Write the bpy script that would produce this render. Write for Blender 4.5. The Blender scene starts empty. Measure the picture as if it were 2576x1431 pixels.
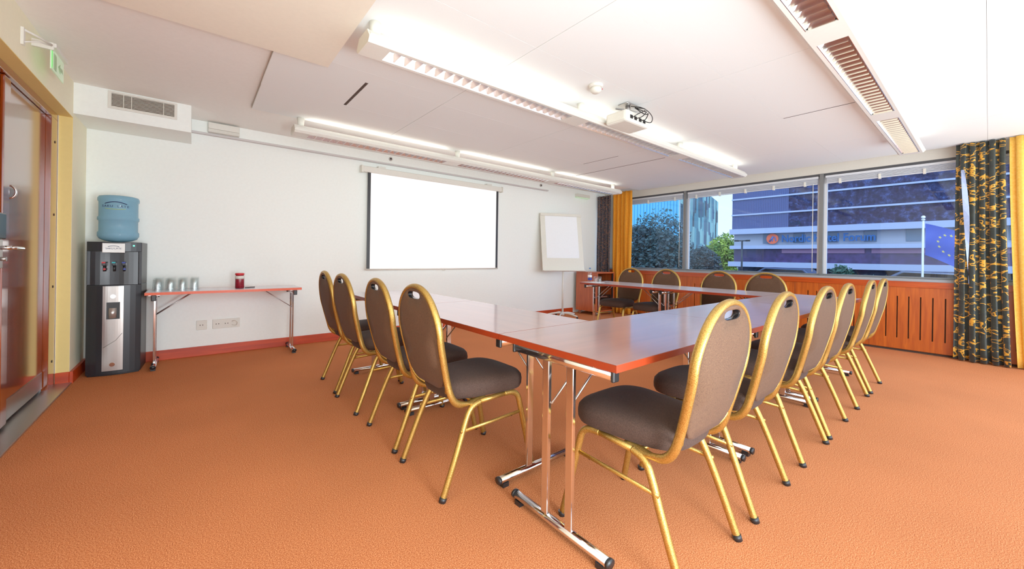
import bpy, bmesh, math, random
from mathutils import Vector, Matrix
R = math.radians
S = bpy.context.scene
COL = S.collection
random.seed(7)

# ---------------------------------------------------------------- materials
def srgb(r, g, b):
    f = lambda c: (c/12.92 if c <= .04045 else ((c+.055)/1.055)**2.4)
    return (f(r/255), f(g/255), f(b/255), 1)

class NT:
    def __init__(s, name):
        s.m = bpy.data.materials.new(name); s.m.use_nodes = True
        s.t = s.m.node_tree; s.n = s.t.nodes; s.l = s.t.links
        s.b = s.n['Principled BSDF']; s.o = s.n['Material Output']
    def node(s, ty, **kw):
        n = s.n.new(ty)
        for k, v in kw.items():
            if k in n.inputs: n.inputs[k].default_value = v
            else: setattr(n, k, v)
        return n
    def link(s, a, b): s.l.new(a, b)
    def coord(s, kind='Object', scale=(1, 1, 1), rot=(0, 0, 0)):
        c = s.node('ShaderNodeTexCoord'); mp = s.node('ShaderNodeMapping')
        mp.inputs['Scale'].default_value = scale; mp.inputs['Rotation'].default_value = rot
        s.link(c.outputs[kind], mp.inputs['Vector']); return mp.outputs['Vector']
    def ramp(s, fac, stops):
        r = s.node('ShaderNodeValToRGB'); e = r.color_ramp.elements
        while len(e) < len(stops): e.new(.5)
        for i, (p, c) in enumerate(stops): e[i].position = p; e[i].color = c
        s.link(fac, r.inputs['Fac']); return r.outputs['Color']
    def bump(s, h, strength=.2, dist=.002):
        b = s.node('ShaderNodeBump', Strength=strength, Distance=dist)
        s.link(h, b.inputs['Height']); s.link(b.outputs['Normal'], s.b.inputs['Normal'])

def plain(name, col, rough=.5, metal=0, spec=.5, coat=0, noise=0, nscale=40, emis=None, estr=0):
    t = NT(name); b = t.b
    b.inputs['Base Color'].default_value = col; b.inputs['Roughness'].default_value = rough
    b.inputs['Metallic'].default_value = metal; b.inputs['Specular IOR Level'].default_value = spec
    b.inputs['Coat Weight'].default_value = coat; b.inputs['Coat Roughness'].default_value = .08
    if emis: b.inputs['Emission Color'].default_value = emis; b.inputs['Emission Strength'].default_value = estr
    v = t.coord('Object')
    nz = t.node('ShaderNodeTexNoise', Scale=nscale, Detail=3); t.link(v, nz.inputs['Vector'])
    a = max(noise, .015)
    c0 = tuple(x*(1-a) for x in col[:3])+(1,); c1 = tuple(min(1, x*(1+a)) for x in col[:3])+(1,)
    t.link(t.ramp(nz.outputs['Fac'], [(.3, c0), (.7, c1)]), b.inputs['Base Color'])
    return t.m

def wood(name, c0, c1, rough=.3, axis='z', coat=.3, scale=1.0, spec=.5):
    t = NT(name)
    sc = {'z': (14, 14, 1.2), 'x': (1.2, 14, 14), 'y': (14, 1.2, 14)}[axis]
    v = t.coord('Object', tuple(k*scale for k in sc))
    nz = t.node('ShaderNodeTexNoise', Scale=2.2, Detail=6, Distortion=.6); t.link(v, nz.inputs['Vector'])
    t.link(t.ramp(nz.outputs['Fac'], [(.3, c0), (.72, c1)]), t.b.inputs['Base Color'])
    t.b.inputs['Roughness'].default_value = rough; t.b.inputs['Coat Weight'].default_value = coat
    t.b.inputs['Coat Roughness'].default_value = .12; t.b.inputs['Specular IOR Level'].default_value = spec
    return t.m

def carpet():
    t = NT('orange_carpet'); v = t.coord('Object')
    a = t.node('ShaderNodeTexNoise', Scale=260, Detail=2, Roughness=.7); t.link(v, a.inputs['Vector'])
    b = t.node('ShaderNodeTexNoise', Scale=1.3, Detail=3); t.link(v, b.inputs['Vector'])
    c1 = t.ramp(a.outputs['Fac'], [(.34, srgb(146, 70, 34)), (.5, srgb(204, 112, 62)), (.66, srgb(240, 164, 108))])
    c2 = t.ramp(b.outputs['Fac'], [(.3, (.86, .86, .86, 1)), (.7, (1, 1, 1, 1))])
    mx = t.node('ShaderNodeMix', data_type='RGBA', blend_type='MULTIPLY'); mx.inputs[0].default_value = 1
    t.link(c1, mx.inputs[6]); t.link(c2, mx.inputs[7]); t.link(mx.outputs[2], t.b.inputs['Base Color'])
    t.b.inputs['Roughness'].default_value = .95; t.b.inputs['Specular IOR Level'].default_value = .15
    return t.m

def fabric(name, c0, c1, scale=260):
    t = NT(name); v = t.coord('Object')
    a = t.node('ShaderNodeTexNoise', Scale=scale, Detail=2); t.link(v, a.inputs['Vector'])
    t.link(t.ramp(a.outputs['Fac'], [(.3, c0), (.7, c1)]), t.b.inputs['Base Color'])
    t.b.inputs['Specular IOR Level'].default_value = .25; t.b.inputs['Roughness'].default_value = .8; t.b.inputs['Sheen Weight'].default_value = .03
    t.b.inputs['Sheen Roughness'].default_value = .5
    t.bump(a.outputs['Fac'], .12, .001); return t.m

def gold():
    t = NT('hammered_gold'); v = t.coord('Object')
    t.b.inputs['Metallic'].default_value = .85; t.b.inputs['Roughness'].default_value = .36
    w = t.node('ShaderNodeTexVoronoi', Scale=330); t.link(v, w.inputs['Vector'])
    t.link(t.ramp(w.outputs['Distance'], [(.1, srgb(214, 178, 96)), (.8, srgb(174, 134, 60))]), t.b.inputs['Base Color'])
    t.bump(w.outputs['Distance'], .25, .0015); return t.m

def glass(name, col, rough=.0, alpha_mix=.12, tint=(1, 1, 1, 1)):
    # thin sheet: see-through with fresnel reflection
    t = NT(name); t.n.remove(t.b)
    tr = t.node('ShaderNodeBsdfTransparent'); tr.inputs['Color'].default_value = col
    gl = t.node('ShaderNodeBsdfGlossy'); gl.inputs['Roughness'].default_value = rough; gl.inputs['Color'].default_value = tint
    lw = t.node('ShaderNodeLayerWeight', Blend=.5)
    pw_ = t.node('ShaderNodeMath', operation='POWER'); pw_.inputs[1].default_value = 4; t.link(lw.outputs['Facing'], pw_.inputs[0])
    mt = t.node('ShaderNodeMath', operation='MULTIPLY_ADD'); mt.inputs[1].default_value = .6; mt.inputs[2].default_value = alpha_mix
    t.link(pw_.outputs[0], mt.inputs[0])
    mx = t.node('ShaderNodeMixShader'); t.link(mt.outputs[0], mx.inputs['Fac'])
    t.link(tr.outputs[0], mx.inputs[1]); t.link(gl.outputs[0], mx.inputs[2])
    t.link(mx.outputs[0], t.o.inputs['Surface']); return t.m

def curtain_pattern(name, base, dark, gld, s=1.0, amt=.5):
    t = NT(name); v = t.coord('UV', (7*s, 7*s, 1))
    d = t.node('ShaderNodeTexNoise', Scale=1.1, Detail=1); t.link(v, d.inputs['Vector'])
    add = t.node('ShaderNodeVectorMath', operation='MULTIPLY_ADD')
    t.link(d.outputs['Color'], add.inputs[0]); add.inputs[1].default_value = (1.1, 1.1, 0); t.link(v, add.inputs[2])
    vo = t.node('ShaderNodeTexVoronoi', Scale=1.15); t.link(add.outputs[0], vo.inputs['Vector'])
    w = t.node('ShaderNodeMath', operation='MULTIPLY'); w.inputs[1].default_value = 13; t.link(vo.outputs['Distance'], w.inputs[0])
    sn = t.node('ShaderNodeMath', operation='SINE'); t.link(w.outputs[0], sn.inputs[0])
    n2 = t.node('ShaderNodeTexNoise', Scale=2.6, Detail=2); t.link(v, n2.inputs['Vector'])
    ad = t.node('ShaderNodeMath', operation='ADD'); t.link(sn.outputs[0], ad.inputs[0])
    m2 = t.node('ShaderNodeMath', operation='MULTIPLY'); m2.inputs[1].default_value = 4.5; t.link(n2.outputs['Fac'], m2.inputs[0]); t.link(m2.outputs[0], ad.inputs[1])
    dv = t.node('ShaderNodeMath', operation='DIVIDE'); dv.inputs[1].default_value = 4.5; t.link(ad.outputs[0], dv.inputs[0])
    t.link(t.ramp(dv.outputs[0], [(.0, dark), (amt, base), (amt+.03, gld), (amt+.11, gld), (amt+.15, base)]), t.b.inputs['Base Color'])
    t.b.inputs['Roughness'].default_value = .55; t.b.inputs['Sheen Weight'].default_value = .2
    return t.m

M = {}
M['wall'] = plain('white_plaster', srgb(246, 251, 246), .7, noise=.006)
M['wall_y'] = plain('cream_yellow_plaster', srgb(246, 240, 208), .7)
M['wall_yd'] = plain('yellow_reveal_paint', srgb(240, 214, 130), .6)
M['ceil'] = plain('ceiling_plaster', srgb(244, 243, 238), .8)
M['raft'] = plain('ceiling_panel', srgb(238, 242, 241), .8, noise=.012, nscale=220)
M['gap'] = plain('panel_gap_grey', srgb(176, 166, 158), .9)  # grey backing seen through the gaps between ceiling panels
M['slot'] = plain('dark_slot', srgb(70, 50, 40), .9)
M['carpet'] = carpet()
M['base'] = wood('baseboard_cherry', srgb(172, 46, 4), srgb(208, 66, 8), .4, 'x', coat=.05)
M['panelwood'] = wood('radiator_panel_cherry', srgb(160, 62, 8), srgb(200, 92, 20), .35, 'z', coat=.1)
M['lip'] = wood('sill_cherry', srgb(158, 50, 8), srgb(192, 74, 14), .3, 'y', coat=.1)
M['door'] = wood('door_cherry', srgb(112, 38, 8), srgb(152, 60, 16), .12, 'z', coat=1)
M['cab'] = wood('cabinet_wood', srgb(170, 72, 30), srgb(206, 100, 52), .4, 'z')
M['top'] = wood('table_laminate', srgb(132, 66, 48), srgb(158, 88, 66), .3, 'x', coat=.8, scale=.6, spec=.8)
for _s, _v in (('Sheen Weight', .24), ('Sheen Roughness', .35), ('Sheen Tint', (.88, .93, 1, 1))): M['top'].node_tree.nodes['Principled BSDF'].inputs[_s].default_value = _v  # bluish sheen stands in for the bright window reflection on the tops
M['edge'] = plain('table_edge', srgb(150, 46, 14), .4, noise=.05)
M['edge2'] = plain('orange_table_edge', srgb(228, 78, 10), .4, noise=.04)
M['chrome'] = plain('chrome', srgb(225, 225, 228), .12, 1)
M['steel'] = plain('brushed_steel', srgb(190, 188, 186), .32, 1)
M['black'] = plain('black_plastic', srgb(26, 26, 28), .4)
M['gold'] = gold()
M['fab'] = fabric('brown_fabric', srgb(74, 49, 34), srgb(100, 71, 50))
M['fab_seat'] = fabric('dark_brown_seat_fabric', srgb(54, 38, 31), srgb(74, 54, 45))
M['white'] = plain('white_enamel', srgb(226, 224, 214), .4)
M['offw'] = plain('off_white_plastic', srgb(226, 224, 212), .45)
M['screen'] = plain('projection_fabric', srgb(250, 250, 250), .8, emis=(1, 1, 1, 1), estr=.22)  # weak glow added to keep the fabric white; the screen is no lamp
M['paper'] = plain('paper', srgb(246, 250, 253), .8)
M['board'] = plain('flipchart_board', srgb(228, 226, 212), .4)
M['frame'] = plain('grey_window_frame', srgb(120, 122, 122), .4, .3)
M['framew'] = plain('white_window_frame', srgb(214, 218, 224), .35)
M['framed'] = plain('dark_window_gasket', srgb(60, 62, 66), .4)
M['glass'] = glass('window_glass', (.70, .80, .93, 1), 0, .02)
M['cglass'] = glass('clear_glass', (.96, .98, .98, 1), .05, .05)
M['water'] = plain('blue_polycarbonate', srgb(150, 208, 238), .06)
t = M['water'].node_tree.nodes['Principled BSDF']; t.inputs['Transmission Weight'].default_value = .45; t.inputs['IOR'].default_value = 1.2
M['grey'] = plain('dark_grey_plastic', srgb(38, 40, 44), .35, .2)
M['greyd'] = plain('charcoal_gloss', srgb(30, 28, 30), .18, .3)
M['silver'] = plain('silver_plastic', srgb(192, 186, 180), .3, .75)
M['red'] = plain('red_plastic', srgb(200, 30, 40), .4)
M['blue'] = plain('blue_plastic', srgb(30, 60, 160), .4)
M['teal'] = plain('turquoise_plastic', srgb(30, 180, 190), .4)
M['green'] = plain('green_led', srgb(90, 230, 190), .4, emis=(.2, 1, .7, 1), estr=.6)
M['candy'] = plain('red_sweets', srgb(130, 14, 34), .3, noise=.6, nscale=90)
M['navy'] = plain('navy_ink', srgb(24, 44, 92), .5)
M['lime'] = plain('lime_ink', srgb(170, 200, 90), .5)
M['curt_g'] = curtain_pattern('dark_green_brocade', srgb(36, 46, 38), srgb(22, 28, 26), srgb(232, 164, 40), 1.15, .61)
M['curt_n'] = curtain_pattern('navy_brocade', srgb(24, 26, 46), srgb(12, 14, 30), srgb(150, 90, 50), 2.6, .66)
M['curt_o'] = fabric('amber_curtain', srgb(216, 132, 22), srgb(232, 152, 40), 60)
M['curt_y'] = fabric('yellow_curtain', srgb(236, 176, 62), srgb(246, 194, 88), 60)
M['sun_sliver'] = plain('sunlit_curtain_strip', srgb(160, 178, 220), .8, noise=.06)  # pale blue stands in for sunlight on the curtain
M['asphalt'] = plain('asphalt', srgb(96, 104, 118), .9, noise=.2)
M['exitg'] = plain('exit_sign_green', srgb(196, 222, 188), .2, emis=srgb(190, 225, 180), estr=.15)
M['exitb'] = plain('exit_green_stripe', srgb(90, 210, 100), .3, emis=srgb(90, 220, 100), estr=.4)
M['tube'] = plain('fluorescent_tube', (1, 1, 1, 1), .4, emis=(1, .97, .93, 1), estr=4)
M['refl_lit'] = plain('lit_louvre_aluminium', srgb(228, 228, 230), .25, .95, emis=(1, .98, .95, 1), estr=.03)  # weak emission put in for tube light scattered by the louvres
M['refl'] = plain('louvre_aluminium', srgb(222, 222, 226), .16, 1)

# ---------------------------------------------------------------- geometry
class MB:
    def __init__(s): s.bm = bmesh.new()
    def mark(s, n0, mi, smooth):
        s.bm.faces.ensure_lookup_table()
        for f in s.bm.faces[n0:]: f.material_index = mi; f.smooth = smooth
    def box(s, c, d, rz=0, mi=0, rx=0, ry=0):
        n0 = len(s.bm.faces)
        m = Matrix.Translation(c) @ Matrix.Rotation(rz, 4, 'Z') @ Matrix.Rotation(ry, 4, 'Y') @ Matrix.Rotation(rx, 4, 'X') @ Matrix.Diagonal((d[0], d[1], d[2], 1))
        bmesh.ops.create_cube(s.bm, size=1, matrix=m); s.mark(n0, mi, False); return s
    def bb(s, x0, x1, y0, y1, z0, z1, mi=0):
        return s.box(((x0+x1)/2, (y0+y1)/2, (z0+z1)/2), (abs(x1-x0), abs(y1-y0), abs(z1-z0)), mi=mi)
    def cyl(s, p0, p1, r0, r1=None, seg=16, mi=0, smooth=True):
        r1 = r0 if r1 is None else r1; n0 = len(s.bm.faces)
        p0 = Vector(p0); p1 = Vector(p1); d = p1-p0
        q = d.to_track_quat('Z', 'Y').to_matrix().to_4x4()
        bmesh.ops.create_cone(s.bm, cap_ends=True, cap_tris=False, segments=seg, radius1=r0, radius2=r1, depth=d.length,
                              matrix=Matrix.Translation((p0+p1)/2) @ q)
        s.mark(n0, mi, False)
        for f in s.bm.faces[n0:]:
            if len(f.verts) == 4: f.smooth = smooth
        return s
    def tube(s, pts, ra, rb=None, seg=10, closed=False, side=None, mi=0):
        # ra = radius along `side` axis, rb = radius across
        rb = rb or ra; pts = [Vector(p) for p in pts]; n = len(pts); rings = []
        n0 = len(s.bm.faces)
        prev = None
        for i, p in enumerate(pts):
            a = pts[(i-1) % n] if (closed or i > 0) else p
            b = pts[(i+1) % n] if (closed or i < n-1) else p
            t = (b-a).normalized()
            if side is not None: u = Vector(side)
            elif prev is not None: u = prev
            else: u = Vector((0, 0, 1)) if abs(t.z) < .9 else Vector((1, 0, 0))
            u = (u - t*u.dot(t)).normalized(); prev = u; w = t.cross(u)
            rings.append([s.bm.verts.new(p + u*ra*math.cos(k*2*math.pi/seg) + w*rb*math.sin(k*2*math.pi/seg)) for k in range(seg)])
        m = n if closed else n-1
        for i in range(m):
            A = rings[i]; B = rings[(i+1) % n]
            for k in range(seg): s.bm.faces.new((A[k], A[(k+1) % seg], B[(k+1) % seg], B[k]))
        if not closed:
            s.bm.faces.new(rings[0][::-1]); s.bm.faces.new(rings[-1])
        s.mark(n0, mi, True); return s
    def prism(s, poly, axis, a, b, mi=0):
        # poly: 2D points in the plane perpendicular to axis ('x': (y,z), 'y': (x,z), 'z': (x,y))
        n0 = len(s.bm.faces)
        P = {'x': lambda q, h: (h, q[0], q[1]), 'y': lambda q, h: (q[0], h, q[1]), 'z': lambda q, h: (q[0], q[1], h)}[axis]
        A = [s.bm.verts.new(P(q, a)) for q in poly]; B = [s.bm.verts.new(P(q, b)) for q in poly]
        s.bm.faces.new(A[::-1]); s.bm.faces.new(B); n = len(poly)
        for i in range(n): s.bm.faces.new((A[i], A[(i+1) % n], B[(i+1) % n], B[i]))
        s.mark(n0, mi, False); return s
    def lathe(s, prof, c=(0, 0, 0), seg=24, mi=0, cap=True):
        n0 = len(s.bm.faces); rings = []
        for r, z in prof:
            rings.append([s.bm.verts.new((c[0]+r*math.cos(k*2*math.pi/seg), c[1]+r*math.sin(k*2*math.pi/seg), c[2]+z)) for k in range(seg)])
        for i in range(len(rings)-1):
            for k in range(seg): s.bm.faces.new((rings[i][k], rings[i][(k+1) % seg], rings[i+1][(k+1) % seg], rings[i+1][k]))
        s.mark(n0, mi, True)
        if cap:
            s.bm.faces.new(rings[0][::-1]); s.bm.faces.new(rings[-1])
        return s
    def loft(s, rings, mi=0, cap=True, smooth=True):
        n0 = len(s.bm.faces); V = [[s.bm.verts.new(p) for p in r] for r in rings]; n = len(V[0])
        for i in range(len(V)-1):
            for k in range(n): s.bm.faces.new((V[i][k], V[i][(k+1) % n], V[i+1][(k+1) % n], V[i+1][k]))
        if cap: s.bm.faces.new(V[0][::-1]); s.bm.faces.new(V[-1])
        s.mark(n0, mi, smooth); return s
    def mesh(s, name, mats, bevel=0, fixn=True):
        if fixn: bmesh.ops.recalc_face_normals(s.bm, faces=s.bm.faces)
        me = bpy.data.meshes.new(name); s.bm.to_mesh(me); s.bm.free()
        for m in (mats if isinstance(mats, (list, tuple)) else [mats]): me.materials.append(m)
        return me
    def build(s, name, mats, parent=None, bevel=0, fixn=True):
        o = bpy.data.objects.new(name, s.mesh(name, mats, fixn=fixn)); COL.objects.link(o)
        if parent: o.parent = parent
        if bevel:
            b = o.modifiers.new('bevel', 'BEVEL'); b.width = bevel; b.segments = 2; b.limit_method = 'ANGLE'; b.angle_limit = R(40)
        return o

def tag(o, label=None, cat=None, group=None, kind=None):
    if label: o['label'] = label
    if cat: o['category'] = cat
    if group: o['group'] = group
    if kind: o['kind'] = kind
    return o
def thing(name, label, cat, loc=(0, 0, 0), rz=0, group=None):
    o = bpy.data.objects.new(name, None); COL.objects.link(o); o.empty_display_size = .1
    o.location = loc; o.rotation_euler = (0, 0, rz); return tag(o, label, cat, group)
def struct(o, label, cat): return tag(o, label, cat, kind='structure')
def dup(root, loc, rz, label, group=None):
    r = root.copy(); COL.objects.link(r); r.location = loc; r.rotation_euler = (0, 0, rz); r['label'] = label
    if group: r['group'] = group
    for ch in list(root.children):
        c = ch.copy(); COL.objects.link(c); c.parent = r
        for g in list(ch.children):
            d = g.copy(); COL.objects.link(d); d.parent = c
    return r

# ---------------------------------------------------------------- room
XL, XW, YB, YN = -.80, 6.90, 5.30, -.95      # left wall, window wall, screen wall, open near end
ZC, ZR, ZA = 2.49, 2.46, 2.41                # plaster ceiling, panel raft, lowered box

o = MB().bb(XL-.12, XW+.3, YN, YB+.12, -.1, 0).build('floor', M['carpet']); struct(o, 'orange speckled carpet floor of the meeting room', 'floor')
# ceiling: plaster slab, lowered box on the left, panel raft of many tiles
m = MB(); m.bb(XL-.12, XW+.3, YN, YB+.12, ZC, ZC+.1); m.bb(XL, .703, YN, 2.94, ZA, ZC, 1)
o = m.build('ceiling', [M['ceil'], plain('box_shade_cream', srgb(238, 230, 212), .8)]); struct(o, 'white plaster ceiling with lowered box on the left', 'ceiling')  # box made darker and creamier, its shading put into the colour
m = MB(); m.bb(.39, 6.82, YN, 4.40, ZR+.012, ZC-.001, 1)
xs = [.39, 1.70, 3.02, 4.33, 5.65, 6.82]; g = .0022
ys = [-.95, -.59, .02, .64, 1.255, 1.868, 2.49, 3.12, 3.72, 4.40]
for i in range(len(xs)-1):
    for j in range(len(ys)-1):
        x0, x1, y0, y1 = xs[i], xs[i+1], ys[j], ys[j+1]
        if i == 0 and y0 < 2.9: continue   # covered by the lowered box
        gx = g
        if (i, j) == (0, 7): x0 = 1.045      # access panel beside dark slot
        if i == 3 and j in (7, 3): x0 += .014
        m.bb(x0+gx, x1-gx, y0+.0008, y1-.0008, ZR, ZR+.012, 0)
m.bb(.39, 1.70, 2.945, 3.12, ZR, ZR+.012); m.bb(.39, 1.022, 3.12, 3.72, ZR, ZR+.012)
for i in (0,):
    m.bb(.703, 1.698, 1.87, 2.944, ZR, ZR+.012); m.bb(.703, 1.698, YN, 1.868, ZR, ZR+.012)
m.bb(4.85, 4.865, 2.75, 4.4, ZR-.0008, ZR+.0005, 2)
o = m.build('trim_1', [M['raft'], M['gap'], M['slot']]); struct(o, 'raft of large white acoustic ceiling panels with thin seams', 'ceiling panels')
m = MB(); m.bb(1.022, 1.044, 3.12, 3.72, ZR+.002, ZR+.011); m.bb(4.332, 4.345, 3.12, 3.72, ZR+.001, ZR+.011); m.bb(4.332, 4.345, .64, 1.25, ZR+.001, ZR+.011)
o = m.build('trim_2', M['slot']); struct(o, 'narrow dark ventilation slots between the ceiling panels', 'ceiling slot')

# screen wall
o = MB().bb(XL-.12, XW+.3, YB, YB+.12, 0, ZC).build('wall_back', M['wall']); struct(o, 'white wall behind the projection screen and flipchart', 'wall')
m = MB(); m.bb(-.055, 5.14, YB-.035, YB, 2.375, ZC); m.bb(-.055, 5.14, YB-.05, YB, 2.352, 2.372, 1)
o = m.build('trim_3', [M['wall'], plain('cornice_ledge_grey', srgb(206, 202, 200), .7)]); struct(o, 'white cornice strip along the top of the screen wall', 'cornice')  # lower ledge in a slightly darker grey
o = MB().bb(XL, -.05, 4.79, YB, 2.235, ZC).build('trim_4', M['wall']); struct(o, 'white bulkhead box in the corner above the water cooler', 'bulkhead')
# left wall with door recess  (opening y 1.9..4.79, z 0..2.20)
m = MB(); m.bb(XL-.12, XL, 4.79, YB, 0, ZC); m.bb(XL-.12, XL, YN, 4.79, 2.20, ZC); m.bb(XL-.12, XL, YN, 1.9, 0, 2.2)
o = m.build('wall_left', M['wall_y']); struct(o, 'cream yellow wall around the double door', 'wall')
m = MB(); m.bb(XL-.118, XL-.001, 4.786, 4.79, 0, 2.2); m.bb(XL-.118, XL-.001, 1.9, 4.786, 2.196, 2.2)
m.bb(XL-.079, XL-.076, 4.775, 4.786, 0, 2.196, 1)
o = m.build('trim_5', [M['wall_yd'], M['wall_y']]); struct(o, 'golden yellow painted reveal around the door frame', 'door reveal')
# baseboards
o = MB().bb(XL, 5.9, YB-.018, YB, 0, .10).build('baseboard_back', M['base'], bevel=.003); struct(o, 'red cherry baseboard along the screen wall', 'baseboard')
m = MB(); m.bb(XL, XL+.022, 4.775, YB-.018, 0, .10); m.bb(XL-.078, XL, 4.770, 4.785, 0, .10)
o = m.build('baseboard_left', M['base'], bevel=.003); struct(o, 'red cherry baseboard wrapping the corner beside the door', 'baseboard')

# window wall ----------------------------------------------------------
m = MB(); m.bb(XW, XW+.3, YN, YB+.12, 2.35, ZC); m.bb(XW+.1, XW+.3, YN, YB+.12, 0, .86); m.bb(XW, XW+.3, 5.0, YB, .86, 2.35)
o = m.build('wall_right', plain('window_wall_paint', srgb(214, 211, 200), .7)); struct(o, 'grey cream wall band above the wide windows', 'wall')
ZS, ZT = .905, 2.35
# three visible windows + one behind curtain
bays = [(3.50, 5.0), (1.51, 3.50), (-.50, 1.51), (-.95, -.50)]
for k, (y0, y1) in enumerate(bays):
    w = thing('window_%d' % (k+1), ['far left window pane beside the amber curtain', 'middle window pane with the sky gap', 'wide right window pane showing the flag', 'window pane hidden by the yellow curtain'][k], 'window', (XW, (y0+y1)/2, ZS))
    w['kind'] = 'structure'
    h = (y1-y0)/2; H = ZT-ZS
    m = MB(); fw = .03
    m.bb(.03, .09, -h, -h+.022, 0, H, 0); m.bb(.03, .09, h-.022, h, 0, H, 0)
    m.bb(.0, .10, -h, h, H-.03, H, 1); m.bb(-.0, .10, -h, h, 0, .022, 0)
    m.bb(.04, .08, -h+.022, -h+.055, .02, H-.03, 2); m.bb(.04, .08, h-.055, h-.022, .02, H-.03, 2)
    m.build('window_frame', [M['frame'], M['framed'], M['framew']], w)
    MB().bb(.058, .062, -h+.05, h-.05, .02, H-.03).build('window_glass', M['glass'], w)
    b = MB(); zt = H-.034
    b.bb(.0, .035, -h+.04, h-.04, zt-.03, zt, 0)
    for q in range(7): b.bb(.003, .032, -h+.05, h-.05, zt-.040-.009*q, zt-.035-.009*q, 0)
    b.bb(.0, .035, -h+.05, h-.05, zt-.112, zt-.100, 0)
    n = 5 if h > .8 else 3
    for q in range(n):
        yy = -h+.2+(2*h-.4)*q/(n-1); b.bb(-.008, .036, yy-.012, yy+.012, zt-.125, zt-.06, 1)
    bl = b.build('venetian_blind', [M['framew'], M['offw']], w)
    MB().cyl((-.004, -h+.10, .05), (-.004, -h+.10, zt-.1), .004, seg=6).build('blind_wand', M['offw'], bl)
m = MB()
for y in (3.50, 1.51, -.50): m.bb(XW-.012, XW+.03, y-.022, y+.022, ZS, ZT)
o = m.build('trim_6', M['frame']); struct(o, 'grey metal mullions between the window panes', 'mullion')
# sill + radiator panelling
m = MB(); m.bb(XW-.08, XW+.1, YN, YB, .872, .903); o = m.build('trim_7', plain('grey_sill', srgb(150, 156, 162), .35)); struct(o, 'grey metal window sill', 'sill')
m = MB(); m.bb(XW-.10, XW+.1, YN, YB, .80, .872)
o = m.build('trim_8', M['lip'], bevel=.003); struct(o, 'cherry wood rail under the window sill', 'rail')
# panelling with real slots
m = MB(); xf0, xf1 = XW-.085, XW-.065
ysl = [.314+.101*i+.815*j for j in range(-1, 6) for i in range(6)]
m.bb(xf0, xf1, YN, YB, .03, .165); m.bb(xf0, xf1, YN, YB, .685, .80)
prev = YN
for v in ysl+[None]:
    e = YB if v is None else v-.006
    m.bb(xf0, xf1, prev, e, .165, .685)
    if v is not None: prev = v+.006
for v in (.16, .975, 1.79, 2.605, 3.42, 4.235, 5.05): m.bb(xf0-.0015, xf0, v-.0015, v+.0015, .03, .80, 1)
o = m.build('trim_9', [M['panelwood'], M['slot']]); struct(o, 'cherry radiator panelling with vertical slots under the windows', 'panelling')
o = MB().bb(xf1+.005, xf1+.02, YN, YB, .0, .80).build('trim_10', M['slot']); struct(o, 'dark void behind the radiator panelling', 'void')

# ---------------------------------------------------------------- door
d = thing('door_1', 'glossy red brown double door in the yellow wall', 'door', (XL-.08, 3.34, 0)); d['kind'] = 'structure'
yo = 3.34
def dy(a): return a-yo
m = MB(); m.bb(-.035, .0, dy(4.60), dy(4.785), 0.0, 2.1449); m.bb(-.035, 0, dy(1.9), dy(4.785), 2.145, 2.195); m.bb(-.035, 0, dy(1.9), dy(2.08), 0, 2.185)
m.build('door_frame', M['door'], d, bevel=.003)
m = MB()
for z in (.215, .81, 1.383, 1.96): m.cyl((0, dy(4.70), z), (.003, dy(4.70), z), .010, seg=12)
m.build('keeper_hole', M['black'], d)
lf = MB().bb(-.075, -.030, dy(3.70), dy(4.595), .03, 2.14).build('door_leaf', M['door'], d, bevel=.002)
MB().bb(-.0295, -.012, dy(3.70), dy(3.80), .03, 2.14).build('meeting_stile', M['door'], lf, bevel=.003)
MB().bb(-.0295, -.026, dy(3.82), dy(4.58), .035, .16).build('kick_plate', M['steel'], lf)
m = MB(); m.tube([(-.03+.03*math.sin(a), dy(3.86), 1.46+.04*math.cos(a)) for a in [k*math.pi/8 for k in range(9)]], .006); m.build('wall_hook', M['chrome'], lf)
lf = MB().bb(-.07, -.025, dy(2.10), dy(3.675), .03, 2.14).build('door_leaf', M['door'], d, bevel=.002)
m = MB(); m.bb(-.0245, .018, dy(3.50), dy(3.635), 1.16, 1.31, 0); m.bb(-.0245, .01, dy(3.52), dy(3.62), .99, 1.16, 1)
lk = m.build('card_lock', [M['greyd'], M['silver']], lf, bevel=.006)
m = MB(); m.cyl((.01, dy(3.59), 1.11), (.05, dy(3.59), 1.11), .012); m.tube([(.05, dy(3.59), 1.11), (.058, dy(3.62), 1.11), (.058, dy(3.73), 1.108)], .010, seg=10)
m.build('door_handle', M['chrome'], lk)
m = MB(); m.cyl((.01, dy(3.59), 1.045), (.03, dy(3.59), 1.045), .012); m.build('thumb_turn', M['steel'], lk)
MB().bb(-.0245, -.02, dy(2.12), dy(3.66), .035, .16).build('kick_plate', M['steel'], lf)
o = MB().bb(XL-.15, XL+.015, 1.9, 4.775, .0, .014).build('threshold', M['steel'], bevel=.003); tag(o, 'grey metal threshold strip under the red brown double door', 'threshold')
o = MB().bb(XL-.30, XL-.16, 1.8, 4.9, 0, 2.3).build('wall_outer', M['slot']); struct(o, 'dark gap behind the door', 'wall')

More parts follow.
